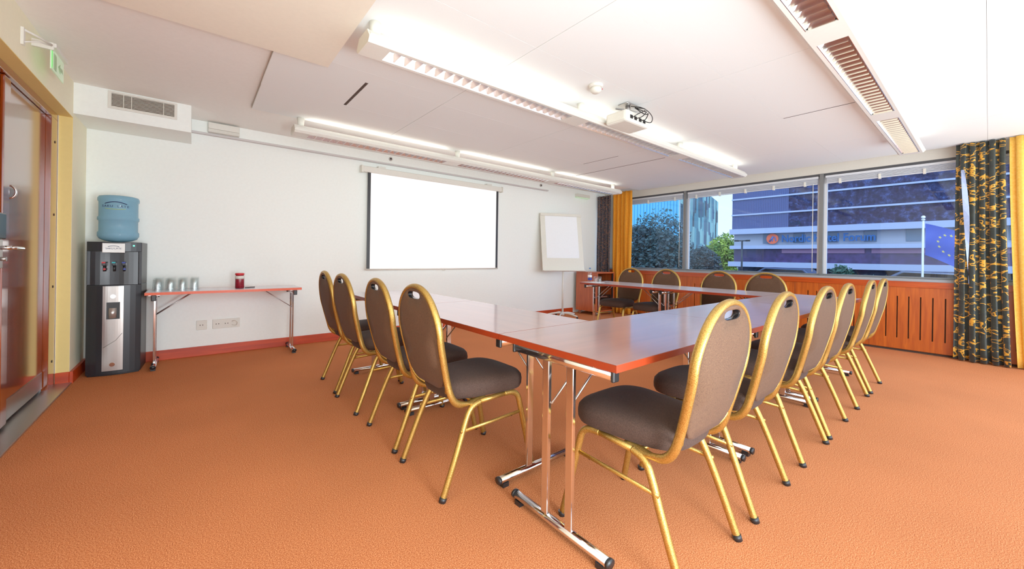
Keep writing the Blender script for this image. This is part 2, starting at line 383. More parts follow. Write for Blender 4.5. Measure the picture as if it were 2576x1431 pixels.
# ---------------------------------------------------------------- chairs
def interp(tab, z):
    for (a, va), (b, vb) in zip(tab, tab[1:]):
        if (a-z)*(b-z) <= 0 and a != b: return va+(vb-va)*(z-a)/(b-a)
    return tab[-1][1]
LEAN = [(.44, .062), (.47, .045), (.56, .020), (.70, -.014), (.85, -.035), (.965, -.046)]
def smooth(pts, it=2):
    for _ in range(it):
        q = [pts[0]]
        for a, b in zip(pts, pts[1:]):
            a = Vector(a); b = Vector(b); q += [a*.75+b*.25, a*.25+b*.75]
        pts = q+[pts[-1]]
    return [Vector(p) for p in pts]
def halfw(z, zc=.74, rz=.213, w=.207):
    if z >= zc: return w*math.sqrt(max(0, 1-((z-zc)/rz)**2))
    return w-(zc-z)*.10
def make_chair(label, loc, rz):
    t = thing('banquet_chair', label, 'chair', loc, rz)
    F = M['fab']; G = M['gold']
    # seat cushion
    rings = []
    def ring(s, z, crown=0):
        pts = []
        for k in range(40):
            a = k*2*math.pi/40; ca, sa = math.cos(a), math.sin(a)
            e = .55
            u = math.copysign(abs(ca)**e, ca); v = math.copysign(abs(sa)**e, sa)
            hw = .200+.028*u
            pts.append((.288+u*.234*s, v*hw*s, z))
        return pts
    for s_, z_ in [(.90, .413), (.965, .418), (.995, .435), (1.0, .455), (.985, .477), (.93, .493), (.78, .505), (.5, .512), (.2, .514)]: rings.append(ring(s_, z_))
    MB().loft(rings).build('seat', M['fab_seat'], t)
    # back cushion with hand slot
    out = []
    zb, N = .475, 22
    for k in range(N+1):      # right side up over the top to the left
        a = -math.pi/2+math.pi*k/N
        pass
    side = []
    zs = [.475, .478, .49, .52, .56, .62, .68, .74, .79, .83, .865, .895, .918, .932, .944]
    def pw(z):
        w = halfw(z, .74, .209, .200)
        if z < .56:
            q = (.56-z)/.085; w -= .075*(1-math.sqrt(max(0, 1-q*q)))*1.0
        return max(w, .0)
    for z in zs: side.append((pw(z), z))
    outline = [(-w, z) for w, z in side]+[(w, z) for w, z in reversed(side)]
    bm = bmesh.new()
    ov = [bm.verts.new((0, y, z)) for y, z in outline]
    hole = [bm.verts.new((0, .066*math.copysign(abs(math.cos(a))**.6, math.cos(a)), .910+.018*math.copysign(abs(math.sin(a))**.8, math.sin(a)))) for a in [k*2*math.pi/20 for k in range(20)]]
    ed = [bm.edges.new((ov[i], ov[(i+1) % len(ov)])) for i in range(len(ov))]+[bm.edges.new((hole[i], hole[(i+1) % 20])) for i in range(20)]
    bmesh.ops.triangle_fill(bm, edges=ed, use_beauty=True)
    bmesh.ops.subdivide_edges(bm, edges=[e for e in bm.edges if not e.is_boundary and e.calc_length() > .08], cuts=2, use_grid_fill=False)
    bmesh.ops.triangulate(bm, faces=bm.faces)
    fs = list(bm.faces); r = bmesh.ops.extrude_face_region(bm, geom=fs)
    ext = {v for v in r['geom'] if isinstance(v, bmesh.types.BMVert)}
    for v in bm.verts:
        x = interp(LEAN, v.co.z)
        edge = 1.0
        w = max(pw(min(max(v.co.z, .476), .943)), .001)
        bulge = .010*max(0, 1-(abs(v.co.y)/w)**2)
        bulge *= max(0, min(1, (.885-v.co.z)/.12)); v.co.x = x + ((.014+bulge*1.5) if v in ext else -(.013+bulge))
    mb = MB(); mb.bm.free(); mb.bm = bm
    o = mb.build('backrest', F, t)
    for p in o.data.polygons: p.use_smooth = abs(p.normal.x) > .6
    mh = MB(); mh.tube([(interp(LEAN, .910+.018*math.sin(a))-.0, .066*math.copysign(abs(math.cos(a))**.6, math.cos(a)), .910+.018*math.copysign(abs(math.sin(a))**.8, math.sin(a))) for a in [k*2*math.pi/20 for k in range(20)]], .012, .0016, seg=8, closed=True, side=(1, 0, 0))
    mh.build('hand_slot_trim', M['greyd'], o)
    # back frame loop
    lo = [(.250, .178, .402), (.175, .180, .398), (.120, .184, .398), (.088, .186, .408), (.063, .187, .430), (.045, .188, .465)]
    up = []
    for z in (.52, .58, .64, .70, .74): up.append((interp(LEAN, z), halfw(z), z))
    for k in range(1, 12):
        a = k*math.pi/2/12; z = .74+.213*math.sin(a); up.append((interp(LEAN, z), .207*math.cos(a), z))
    half = lo+up; full = half+[(-.0455, 0, .953)]+[(x, -y, z) for x, y, z in reversed(half)]
    MB().tube(smooth(full, 1), .017, .0125, seg=10, side=(1, 0, 0)).build('back_frame', G, t)
    for s in (-1, 1):      # curved lower gussets tying panel and frame
        pts = smooth([(.030, s*.187, .52), (.045, s*.165, .475), (.065, s*.13, .450), (.10, s*.10, .43)], 2)
        MB().tube(pts, .013, .005, seg=6, side=(1, 0, 0)).build('gusset', G, t)
    # legs and seat rails
    for s in (-1, 1):
        y0, y1 = .215*s, .192*s
        p = smooth([(0, y0, .008), (.075, y0*.98, .20), (.135, y1*1.02, .35), (.165, y1, .385), (.21, y1, .398)], 2)
        l = MB().tube(p, .0146, seg=10).build('leg', G, t)
        MB().cyl((-.003, y0, .0), (.004, y0, .02), .0165).build('foot_cap', M['black'], l)
        y2 = .222*s
        p = smooth([(.36, y1, .406), (.41, y1*1.01, .405), (.445, y1*1.03, .385), (.458, y1*1.05, .33), (.527, y2, .008)], 2)
        l = MB().tube(p, .0146, seg=10).build('leg', G, t)
        MB().cyl((.525, y2, .0), (.530, y2, .02), .0165).build('foot_cap', M['black'], l)
        l = MB()
        l.tube([(.093, y0*.975, .285), (.477, y1*1.07, .298)], .009, .006, seg=8, side=(0, 0, 1))
        l.build('stretcher', G, t)
        MB().cyl((.40, y1*1.06, .284), (.40, y1*1.06, .291), .004, seg=8).build('stacking_button', M['black'], t)
    m = MB()
    for s in (-1, 1): m.tube([(.20, .192*s, .398), (.37, .192*s, .406)], .0125, seg=10)
    m.tube([(.39, -.19, .405), (.39, .19, .405)], .009); m.tube([(.19, -.19, .398), (.19, .19, .398)], .009)
    m.build('seat_frame', G, t)
    return t
chairs = []
def put(x, y, rz, label, group):
    if not chairs:
        c = make_chair(label, (x, y, 0), rz); c['group'] = group; chairs.append(c)
    else: chairs.append(dup(chairs[0], (x, y, 0), rz, label, group))
gl, gr, gf = 'banquet chairs on the left of the U-shaped tables', 'banquet chairs along the near side of the tables', 'banquet chairs in front of the windows'
put(.867, 1.745, 0, 'brown gold-framed banquet chair nearest the camera in the left row, whole seat showing', gl)
put(.875, 2.295, R(-1), 'brown banquet chair second from the front in the left row', gl)
put(.860, 2.945, R(1), 'brown banquet chair third from the front in the left row, behind two others', gl)
put(.872, 3.470, R(-1), 'brown banquet chair farthest back in the left row, nearest the side table', gl)
NR = ['large brown gold-framed chair closest to camera at the near table, front seat fully visible',
      'second brown banquet chair from the camera along the near table',
      'third brown banquet chair from the camera along the near table',
      'fourth brown banquet chair from the camera along the near table',
      'fifth brown banquet chair along the near table, next to the last one',
      'last brown banquet chair along the near table, in front of the slotted wood panelling']
for x, l, a in zip((1.450, 2.05, 2.748, 3.274, 4.059, 4.61), NR, (0, 1, -1, 0, 1, 0)): put(x, .614, R(90+a), l, gr)
FL = ['brown banquet chair under the windows nearest the wooden equipment cabinet', 'brown banquet chair under the windows second from the cabinet',
      'brown banquet chair under the windows third from the cabinet', 'brown banquet chair under the windows farthest from the cabinet']
for y, l, a in zip((3.42, 2.85, 2.145, 1.625), FL, (1, -1, 0, 1)): put(5.08, y, R(180+a), l, gf)

# ---------------------------------------------------------------- folding tables
def make_table(L, label, loc, rz, W=.635, H=.75, group=None, edge='edge', post_w=.036, foot_half=.255):
    # length along local x, centre origin on floor
    t = thing('folding_table', label, 'table', loc, rz, group)
    th = .026
    m = MB(); m.bb(-L/2, L/2, -W/2, W/2, H-th, H-.0015, 1); m.bb(-L/2+.0015, L/2-.0015, -W/2+.0015, W/2-.0015, H-.003, H, 0)
    m.build('tabletop', [M['top'], M[edge]], t)
    zr = H-th-.030
    for s in (-1, 1):
        x = s*(L/2-.062); c = M['chrome']
        r = MB().tube([(x, -foot_half*1.02, zr), (x, foot_half*1.02, zr)], .022, .016, seg=12, side=(0, 0, 1)).build('rail', c, t)
        for q in (-1, 1):
            MB().box((x, q*foot_half*1.05, zr+.004), (.036, .014, .056)).build('end_cap', M['black'], r, bevel=.006)
        for q in (-1, 1):
            MB().box((x, q*.066, (zr-.01+.05)/2+.0), (.018, post_w, zr-.01-.04)).build('leg_post', c, t, bevel=.003)
        f = MB().tube([(x, -foot_half, .034), (x, foot_half, .034)], .016, .020, seg=14, side=(0, 0, 1)).build('foot', c, t)
        for q in (-1, 1):
            m = MB(); m.tube([(x, q*(foot_half-.004), .034), (x, q*(foot_half+.008), .034)], .0175, .0215, seg=14, side=(0, 0, 1)); m.box((x, q*(foot_half-.03), .010), (.036, .035, .020))
            m.build('end_cap', M['black'], f)
        m = MB()
        for q in (-1, 1): m.tube([(x-s*.008, q*.045, .50), (x-s*.26, q*.045, H-th-.012)], .0045, seg=6)
        m.bb(x-s*.24, x-s*.28, -.06, .06, H-th-.012, H-th-.002)
        m.build('folding_brace', M['steel'], t)
        MB().bb(x-.04, x+.04, -foot_half*.8, foot_half*.8, H-th-.010, H-th-.0005).build('mounting_plate', M['steel'], t)
    return t
gt = 'folding tables set in a U shape'
Lr = 1.296; yc = .765+.3175
tr = make_table(Lr, 'cherry folding table at the near corner of the U, beside the closest chairs', (1.07+Lr/2, yc, 0), 0, group=gt)
dup(tr, (1.07+Lr*1.5, yc, 0), 0, 'middle cherry folding table of the run along the near chairs', gt)
dup(tr, (1.07+Lr*2.5, yc, 0), 0, 'cherry folding table at the far corner of the near run, beside the windows side', gt)
Ll = 1.172
tl = make_table(Ll, 'cherry folding table in the left run joined to the near corner table', (1.07+.3175, 1.402+Ll/2, 0), R(90), group=gt)
dup(tl, (1.07+.3175, 1.404+Ll*1.5, 0), R(90), 'cherry folding table ending the left run, nearest the screen wall', gt)
dup(tl, (4.33+.3175, 1.402+Ll/2, 0), R(90), 'cherry folding table in the far run nearest the inner corner of the U', gt)
dup(tl, (4.33+.3175, 1.404+Ll*1.5, 0), R(90), 'cherry folding table ending the far run, with bottle and glasses on it', gt)
SW = .44; SX0, SX1, SYF = -.358, .918, 4.825
make_table(SX1-SX0, 'narrow folding side table with bright orange edge against the white wall', ((SX0+SX1)/2, SYF+SW/2, 0), 0, W=SW, H=.726, edge='edge2', foot_half=.205)

# ---------------------------------------------------------------- things on the side table
def glass_bm(h=.125, r=.036):
    m = MB()   # tumbler standing upside down
    m.lathe([(r, 0), (r*.99, .002), (r*.93, h*.5), (r*.86, h-.002), (r*.80, h), (.001, h)], seg=20, cap=False)
    m.lathe([(r-.003, 0.001), (r*.90, h*.5), (r*.80, h-.014), (.001, h-.014)], seg=20, cap=False)
    return m
gmesh = glass_bm().mesh('tumbler', M['cglass'])
cols = ['nearest the water cooler', 'second from the water cooler', 'third from the water cooler', 'farthest from the water cooler']
rows = ['front', 'middle', 'back']
for i, x in enumerate((-.278, -.190, -.100, -.010)):
    for j, y in enumerate((4.93, 5.02, 5.11)):
        o = bpy.data.objects.new('drinking_glass', gmesh); COL.objects.link(o); o.location = (x+j*.004, y, .7265)
        tag(o, 'clear upturned tumbler in the %s row of the glasses, column %s' % (rows[j], cols[i]), 'glass', 'upturned tumblers on the side table')
j = thing('sweet_jar', 'glass jar of dark red sweets with red lid on the side table', 'jar', (.362, 5.0, .7265))
MB().lathe([(.036, .001), (.040, .006), (.040, .125), (.036, .135), (.036, .140)], seg=24).build('jar_glass', M['candy'], j)
MB().lathe([(.0415, .100), (.0415, .132)], seg=24).build('paper_label', M['white'], j)
MB().lathe([(.037, .1405), (.041, .142), (.041, .158), (.034, .161)], seg=24).build('lid', M['red'], j)
m = MB(); m.cyl((.41, 5.0, .7320), (.50, 5.05, .7320), .005, seg=8); o = m.build('pen', M['black']); tag(o, 'black pen lying beside the jar of sweets', 'pen')

# sockets
def socket(x0, x1, label, n):
    t = thing('wall_socket', label, 'socket', ((x0+x1)/2, YB, .325)); w = (x1-x0)/2
    MB().bb(-w, w, -.012, 0, -.05, .05).build('socket_plate', M['offw'], t, bevel=.003)
    for k in range(n):
        cx = -w+.042+k*.08
        m = MB(); m.lathe([(.022, 0), (.022, .0)], seg=4) if False else None
        m.cyl((cx-.011, -.0125, 0), (cx-.011, -.0145, 0), .005, seg=8); m.cyl((cx+.011, -.0125, 0), (cx+.011, -.0145, 0), .005, seg=8)
        m.build('pin_hole', M['slot'], t)
    return t
socket(.012, .10, 'single white wall socket below the side table, left of the wide one', 1)
s2 = socket(.148, .39, 'wide white multi-gang socket strip below the side table', 2)
MB().tube(smooth([(.05, -.014, .02), (.07, -.06, .035), (.10, -.06, .01), (.085, -.03, -.03), (.05, -.014, -.02)], 2), .004, seg=6).build('cable_loop', M['offw'], s2)

# ---------------------------------------------------------------- water cooler
A = R(-3)
wc = thing('water_cooler', 'dark grey water cooler with silver front strip in the corner', 'water cooler', (-.560, 4.925, 0), A)
def curved(w, d, z0, z1, bulge, mb, n=10, mi=0):
    pl = [(-w/2, d)]+[(-w/2+w*k/n, -bulge*(1-(2*k/n-1)**2)) for k in range(n+1)]+[(w/2, d)]
    return mb.prism(pl, 'z', z0, z1, mi)
m = MB(); curved(.35, .29, .012, .80, .045, m); curved(.33, .28, .0, .014, .03, m)
m.bb(-.175, .175, .10, .29, .80, 1.18); curved(.35, .12, 1.095, 1.18, .045, m); m.bb(-.175, -.152, 0.0, .12, .80, 1.10); m.bb(.152, .175, .0, .12, .80, 1.10)
m.build('body', M['grey'], wc, bevel=.004)
m = MB(); curved(.302, .09, .80, 1.10, .012, m); m.build('dispensing_bay', M['greyd'], wc)
def front_y(x, w=.35, b=.045): return -b*(1-(2*(x+w/2)/w-1)**2)
m = MB(); xs_ = [-.066+.132*k/8 for k in range(9)]
m.prism([(x, front_y(x)-.006) for x in xs_]+[(x, front_y(x)+.01) for x in reversed(xs_)], 'z', .045, .79)
sp = m.build('front_strip', M['silver'], wc)
MB().bb(-.040, .044, -.0555, -.046, .500, .648).build('cup_recess', M['black'], sp)
m = MB(); m.cyl((0, -.06, .51), (0, -.06, .60), .026); m.build('cup_tube', M['silver'], sp)
m = MB(); m.cyl((0, -.050, .70), (0, -.056, .70), .018); m.build('badge', M['chrome'], sp)
m = MB(); m.cyl((0, -.050, .10), (0, -.056, .10), .018); m.build('badge', M['chrome'], sp)
m = MB(); m.tube([( -.06, -.0475, .25), (-.02, -.0515, .28), (.02, -.0515, .31), (.06, -.0475, .37)], .0015, seg=5); m.build('styling_line', M['greyd'], sp)
for k, (x, c) in enumerate(((-.063, 'red'), (-.0, 'teal'), (.063, 'blue'))):
    tp = MB().box((x, -.022, .985), (.026, .045, .030)).build('tap', M['greyd'], wc, bevel=.004)
    MB().box((x, -.046, .998), (.022, .006, .012)).build('tap_lever', M[c], tp)
    MB().cyl((x, -.026, .97), (x, -.026, .92), .008).build('spout', M['black'], tp)
    if k != 1: MB().box((x+.004, -.030, .940), (.014, .014, .014)).build('tap_dot', M[c], tp)
m = MB(); m.bb(-.072, .072, -.058, -.040, 1.085, 1.17); pl = m.build('name_plate', M['silver'], wc, bevel=.003)
def text_mesh(s, size, name, mat, parent=None, ext=.002, bold=0):
    cu = bpy.data.curves.new(name, 'FONT'); cu.body = s; cu.size = size; cu.extrude = ext; cu.align_x = 'CENTER'; cu.align_y = 'CENTER'; cu.offset = bold
    ob = bpy.data.objects.new(name, cu); COL.objects.link(ob)
    dg = bpy.context.evaluated_depsgraph_get(); me = bpy.data.meshes.new_from_object(ob.evaluated_get(dg))
    bpy.data.objects.remove(ob); me.materials.clear(); me.materials.append(mat)
    o = bpy.data.objects.new(name, me); COL.objects.link(o)
    if parent: o.parent = parent
    return o
tx = text_mesh('SAKU LÄTE', .020, 'lettering', M['navy'], pl, .0008); tx.location = (0, -.0595, 1.122); tx.rotation_euler = (R(90), 0, 0)
m = MB(); m.tube([(.04*math.cos(a), -.0590, 1.128+.018*math.sin(a)) for a in [R(30+12*k) for k in range(11)]], .0022, seg=5); m.build('arch_emblem', M['navy'], pl)
m = MB(); m.cyl((.125, -.026, 1.15), (.125, -.034, 1.15), .007); m.build('indicator_light', M['green'], wc)
# bottle: a thing of its own on the cooler
bt = thing('water_bottle', 'blue plastic water bottle upside down on the dark grey cooler', 'bottle', (-.553, 5.045, 1.181), A)
prof = [(.030, -.0), (.055, .004), (.090, .012), (.125, .030), (.138, .055), (.138, .085), (.130, .098), (.130, .190), (.138, .200), (.138, .222), (.131, .232), (.131, .36), (.138, .372), (.138, .395), (.130, .412), (.10, .42)]
MB().lathe(prof, seg=40).build('bottle_shell', M['water'], bt)
def arc_text(s, size, r, z, mat, parent, name, a0=-90, step=None, arch=0):
    n = len(s); step = step or math.degrees(size*.78/r)
    for i, ch in enumerate(s):
        if ch == ' ': continue
        u = i-(n-1)/2; a = R(a0+u*step)
        o = text_mesh(ch, size, name, mat, parent, .0008)
        o.location = (r*math.cos(a), r*math.sin(a), z-arch*u*u); o.rotation_euler = (R(90), 0, a+R(90))
arc_text('SAKU LÄTE', .028, .1325, .318, M['navy'], bt, 'lettering', -92)
m = MB(); m.tube([(.1325*math.cos(a), .1325*math.sin(a), .338+.020*math.cos((a+R(90))*2.6)) for a in [R(-90-32+6.4*k) for k in range(11)]], .004, seg=5); m.build('arch_emblem', M['navy'], bt)
m = MB(); m.tube([(.1325*math.cos(a), .1325*math.sin(a), .300-.008*math.cos((a+R(92))*2.4)) for a in [R(-92-30+6*k) for k in range(11)]], .0025, seg=5); m.build('swoosh', M['lime'], bt)

# ---------------------------------------------------------------- projection screen
ps = thing('projection_screen', 'white pull-down projection screen hanging from the wall', 'projection screen', (2.85, 5.22, 0))
m = MB(); m.bb(-1.16, 1.14, -.03, .045, 2.195, 2.272); cs = m.build('casing', M['white'], ps, bevel=.008)
MB().bb(-1.18, -1.16, -.035, .05, 2.188, 2.278).build('casing_end', M['offw'], cs); MB().bb(1.14, 1.16, -.035, .05, 2.188, 2.278).build('casing_end', M['offw'], cs)
for x in (-.90, .90): MB().bb(x-.05, x+.05, .0, .08, 2.272, 2.30).build('wall_bracket', M['white'], cs)
m = MB(); m.bb(-1.050, 1.040, -.003, -.001, .912, 2.195)
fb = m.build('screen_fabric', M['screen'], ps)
for x in (-1.072, 1.062): MB().bb(x-.022, x+.022, -.003, -.001, .912, 2.195).build('black_border', M['black'], ps)
MB().tube([(-1.10, 0, .905), (1.09, 0, .905)], .011, .009, seg=8).build('weight_bar', M['white'], ps)
m = MB(); m.tube(smooth([(.03, -.005, .898), (.05, -.008, .880), (.08, -.008, .880), (.10, -.005, .898)], 2), .005, seg=6); m.build('pull_handle', M['white'], ps)

# ---------------------------------------------------------------- flipchart
fx, fy = 5.24, 4.94
nh = R(246); nrm = Vector((math.cos(nh), math.sin(nh), 0))
fc = thing('flipchart_stand', 'white flipchart board with blank paper on a wheeled pedestal', 'flipchart', (fx, fy, 0), nh+R(90))
# local: -Y is the facing normal
tilt = R(11)
def board(x0, x1, z0, z1, y0, y1):
    m = MB(); m.bb(x0, x1, y0, y1, z0, z1); bmesh.ops.rotate(m.bm, verts=m.bm.verts, cent=(0, 0, .88), matrix=Matrix.Rotation(-tilt, 3, 'X')); return m
board(-.41, .41, .86, 1.94, -.04, -.015).build('board', M['board'], fc, bevel=.006)
board(-.32, .32, 1.09, 1.885, -.044, -.0405).build('paper_pad', M['paper'], fc)
board(-.41, .41, 1.885, 1.935, -.062, -.0455).build('clamp_bar', M['offw'], fc, bevel=.005)
board(-.41, .41, .845, .865, -.085, -.012).build('pen_tray', M['offw'], fc, bevel=.004)
MB().cyl((0, .0, .06), (0, .0, .90), .018).build('pole', M['white'], fc)
m = MB(); m.cyl((0, 0, .04), (0, 0, .10), .035)
for k in range(5):
    a = R(72*k+20)
    m.tube(smooth([(.02*math.cos(a), .02*math.sin(a), .085), (.15*math.cos(a), .15*math.sin(a), .085), (.30*math.cos(a), .30*math.sin(a), .045)], 2), .016, .011, seg=8)
bs = m.build('star_base', M['white'], fc)
for k in range(5):
    a = R(72*k+20); MB().cyl((.30*math.cos(a)-.01, .30*math.sin(a), .022), (.30*math.cos(a)+.01, .30*math.sin(a), .022), .022).build('caster', M['black'], bs)

# ---------------------------------------------------------------- equipment cabinet
cb = thing('equipment_cabinet', 'open-fronted cherry equipment cabinet in the far corner', 'cabinet', (6.19, 4.96, 0))
W2, D2 = .27, .26
MB().bb(-W2, -W2+.02, -D2, D2, .07, .805).build('side_panel', M['cab'], cb); MB().bb(W2-.02, W2, -D2, D2, .07, .805).build('side_panel', M['cab'], cb)
MB().bb(-W2, W2, -D2, D2, .805, .83).build('top_panel', M['cab'], cb, bevel=.003); MB().bb(-W2+.02, W2-.02, -D2, D2, .07, .09).build('bottom_panel', M['cab'], cb)
MB().bb(-W2+.02, W2-.02, D2-.01, D2, .09, .805).build('back_panel', M['black'], cb)
m = MB(); m.bb(-W2+.021, -W2+.05, -D2+.01, -D2+.03, .09, .805); m.bb(W2-.05, W2-.021, -D2+.01, -D2+.03, .09, .805)
m.build('rack_rail', M['black'], cb)
for z in (.30, .54): MB().bb(-W2+.021, W2-.021, -D2+.035, D2-.02, z, z+.012).build('shelf', M['greyd'], cb)
for sx in (-1, 1):
    for sy in (-1, 1): MB().cyl((sx*.21-.012, sy*.2, .034), (sx*.21+.012, sy*.2, .034), .034).build('caster', M['steel'], cb)
am = thing('amplifier', 'dark amplifier with silver face on the top shelf of the cabinet', 'amplifier', (6.19, 4.9, .553))
MB().bb(-.21, .21, -.16, .2, .0, .11).build('case', M['greyd'], am, bevel=.003); MB().bb(-.21, .21, -.166, -.1605, .03, .10).build('face_plate', M['steel'], am)
MB().cyl((.08, -.166, .06), (.08, -.185, .06), .02).build('knob', M['silver'], am)
am = thing('media_player', 'flat black player on the middle shelf of the cabinet', 'player', (6.19, 4.9, .313))
MB().bb(-.21, .21, -.16, .2, .0, .07).build('case', M['greyd'], am, bevel=.003); MB().bb(-.1, .1, -.164, -.1605, .03, .05).build('disc_drawer', M['steel'], am)

# bottle, glasses and mat at end of far table
ZTB = .7505
o = MB().box((4.47, 3.60, ZTB+.001), (.20, .22, .002)).build('paper_mat', M['paper']); tag(o, 'white paper mat at the end of the far table', 'mat')
b2 = thing('mineral_water_bottle', 'small clear water bottle with blue label on the far table end', 'bottle', (4.44, 3.655, ZTB+.0025))
MB().lathe([(.026, 0), (.030, .004), (.030, .12), (.026, .145), (.014, .175), (.012, .19)], seg=20).build('bottle_body', M['cglass'], b2)
MB().lathe([(.0305, .03), (.0305, .062)], seg=20).build('label_band', M['blue'], b2); MB().lathe([(.0305, .07), (.0305, .10)], seg=20).build('label_band', M['paper'], b2)
MB().lathe([(.014, .191), (.014, .207)], seg=14).build('cap', plain('sky_blue_cap', srgb(70, 130, 200), .4), b2)
for k, (x, y, w) in enumerate(((4.47, 3.575, 'next to the water bottle'), (4.49, 3.52, 'away from the water bottle'))):
    o = bpy.data.objects.new('drinking_glass', gmesh); COL.objects.link(o); o.location = (x, y, ZTB+.0025); o.scale = (.85, .85, .68)
    tag(o, 'small upturned glass on far table, '+w, 'glass', 'glasses on the far table')

# ---------------------------------------------------------------- curtains
def curtain(name, label, x, y0, y1, z0, z1, mat, amp=.035, n=6, ph=0, flare=0.0, shift=0.0, parent=None, pinch=None, seed=0):
    rnd = random.Random(seed); N = n*14; K = 24
    w = [rnd.uniform(.7, 1.3) for _ in range(n+2)]
    me = bpy.data.meshes.new(name); V = []; UV = []; Fc = []
    for i in range(K+1):
        q = i/K; z = z0+(z1-z0)*q
        for j in range(N+1):
            s = j/N; a = s*n*2*math.pi+ph
            am = amp*w[int(s*n) % n]*(1-.35*q)
            yy = y0+(y1-y0)*s + flare*(1-q)**1.5*(s) + shift*(1-q)**1.5 + .012*math.sin(a*2+1)
            xx = x + am*math.sin(a) + .010*math.sin(a*.37+q*3) + .006*math.sin(q*9+s*7)
            V.append((xx, yy, z)); UV.append((s*abs(y1-y0)*1.7, z))
    for i in range(K):
        for j in range(N): a = i*(N+1)+j; Fc.append((a, a+1, a+N+2, a+N+1))
    me.from_pydata(V, [], Fc); u = me.uv_layers.new(name='UVMap')
    for p in me.polygons:
        p.use_smooth = True
        for li in p.loop_indices: u.data[li].uv = UV[me.loops[li].vertex_index]
    me.materials.append(mat); o = bpy.data.objects.new(name, me); COL.objects.link(o)
    sd = o.modifiers.new('thick', 'SOLIDIFY'); sd.thickness = .003
    return tag(o, label, 'curtain', 'window curtains')
curtain('dark_curtain', 'dark green and gold scrolled curtain on the right of the windows', 6.72, .235, -.11, .012, 2.452, M['curt_g'], .035, 5, .4, -.06, seed=3)
curtain('yellow_curtain', 'bright yellow plain curtain at the right edge beside the dark green one', 6.70, -.140, -.93, .012, 2.452, M['curt_y'], .030, 10, 0, 0, -.075, seed=4)
curtain('dark_curtain', 'navy curtain with small copper pattern in the far corner', 6.60, 5.25, 4.90, .012, 2.40, M['curt_n'], .022, 4, 0, seed=5)
curtain('amber_curtain', 'plain amber orange curtain at the far left end of the windows', 6.60, 4.87, 4.42, .012, 2.44, M['curt_o'], .030, 5, .8, seed=6)
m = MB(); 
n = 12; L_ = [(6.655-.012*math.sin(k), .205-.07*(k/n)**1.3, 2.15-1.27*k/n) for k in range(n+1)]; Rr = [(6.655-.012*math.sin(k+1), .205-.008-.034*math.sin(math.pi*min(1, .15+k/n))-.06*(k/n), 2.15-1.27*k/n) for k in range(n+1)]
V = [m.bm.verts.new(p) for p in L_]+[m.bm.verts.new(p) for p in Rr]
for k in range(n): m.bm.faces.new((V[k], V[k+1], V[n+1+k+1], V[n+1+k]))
o = m.build('curtain_sun_sliver', M['sun_sliver']); tag(o, 'pale blue strip painted as sunlight on the dark green curtain edge', 'sun_sliver')  # strip added for a sunlit sliver, sunlight put into its colour

# ---------------------------------------------------------------- ceiling light fixtures
def fixture(yc, label, tube_on=True, x0=.74, x1=6.05, zb=2.290):
    t = thing('linear_ceiling_light', label, 'ceiling light', (0, yc, zb), 0, 'long suspended louvre lights')
    secs = [(.867, 2.44), (2.65, 4.235), (4.45, 5.99)]
    sx = [x0]+[v for s in secs for v in s]+[x1]
    m = MB()
    hw, ho = .068, .106
    # bottom plate pieces between openings, long edge strips, sloped sides
    for a, b in zip(sx[0::2], sx[1::2]): m.bb(a+ (0.0), b, -hw, hw, 0, .006)
    for s in (-1, 1):
        m.prism([(s*hw, 0), (s*.088, .0), (s*ho, .020), (s*ho, .030), (s*.098, .050), (s*.094, .050), (s*.100, .028), (s*hw, .006)], 'x', x0, x1)
        m.prism([(s*.098, .050), (s*.07, .078), (s*.066, .076), (s*.094, .048)], 'x', x0, x1)
    m.bb(x0, x1, -.07, .07, .074, .078)
    o = m.build('housing', M['white'], t)
    for x in (x0, x1):
        s = -1 if x == x0 else 1
        MB().prism([(-.088, 0), (.088, 0), (.108, .02), (.108, .03), (.07, .08), (-.07, .08), (-.108, .03), (-.108, .02)], 'x', x, x+s*.010).build('end_cap', M['offw'], o)
    for a, b in secs:
        lv = MB()
        for s in (-1, 1):
            lv.prism([(s*hw, .0), (s*(hw-.003), .0), (s*.035, .050), (s*.038, .050)], 'x', a, b)
        n = int(round((b-a)/.072))
        for k in range(n+1):
            x = a+(b-a)*k/n
            lv.prism([(x-.0012, .002), (x+.0012, .002), (x+.011, .045), (x-.011, .045)], 'y', -.055, .055)
        l = lv.build('louvre', M['refl_lit' if tube_on else 'refl'], t)
        MB().tube([(a+.03, 0, .060), (b-.03, 0, .060)], .008, seg=8).build('lamp_tube', M['tube'] if tube_on else M['white'], l)
    for x in (.80, 2.62, 4.36, 5.92):
        m = MB(); m.cyl((x, 0, .078), (x, 0, ZR-zb-.001), .026, .034, seg=20); m.build('ceiling_mount', M['offw'], t)
    for a, b in secs:
        la = bpy.data.lights.new('uplight_lamp', 'AREA'); la.shape = 'RECTANGLE'; la.size = b-a; la.size_y = .10; la.energy = 1.0 if tube_on else .5; la.color = (1, .9, .8)
        lo = bpy.data.objects.new('uplight_lamp', la); COL.objects.link(lo); lo.parent = t; lo.location = ((a+b)/2, 0, .084); lo.rotation_euler = (math.pi, 0, 0)
    return t
fixture(2.285, 'long white louvre ceiling light in the middle, running behind the projector')
fixture(4.37, 'long white louvre ceiling light nearest the screen wall')
fixture(.545, 'long white louvre ceiling light on the right, nearest the camera', tube_on=False)

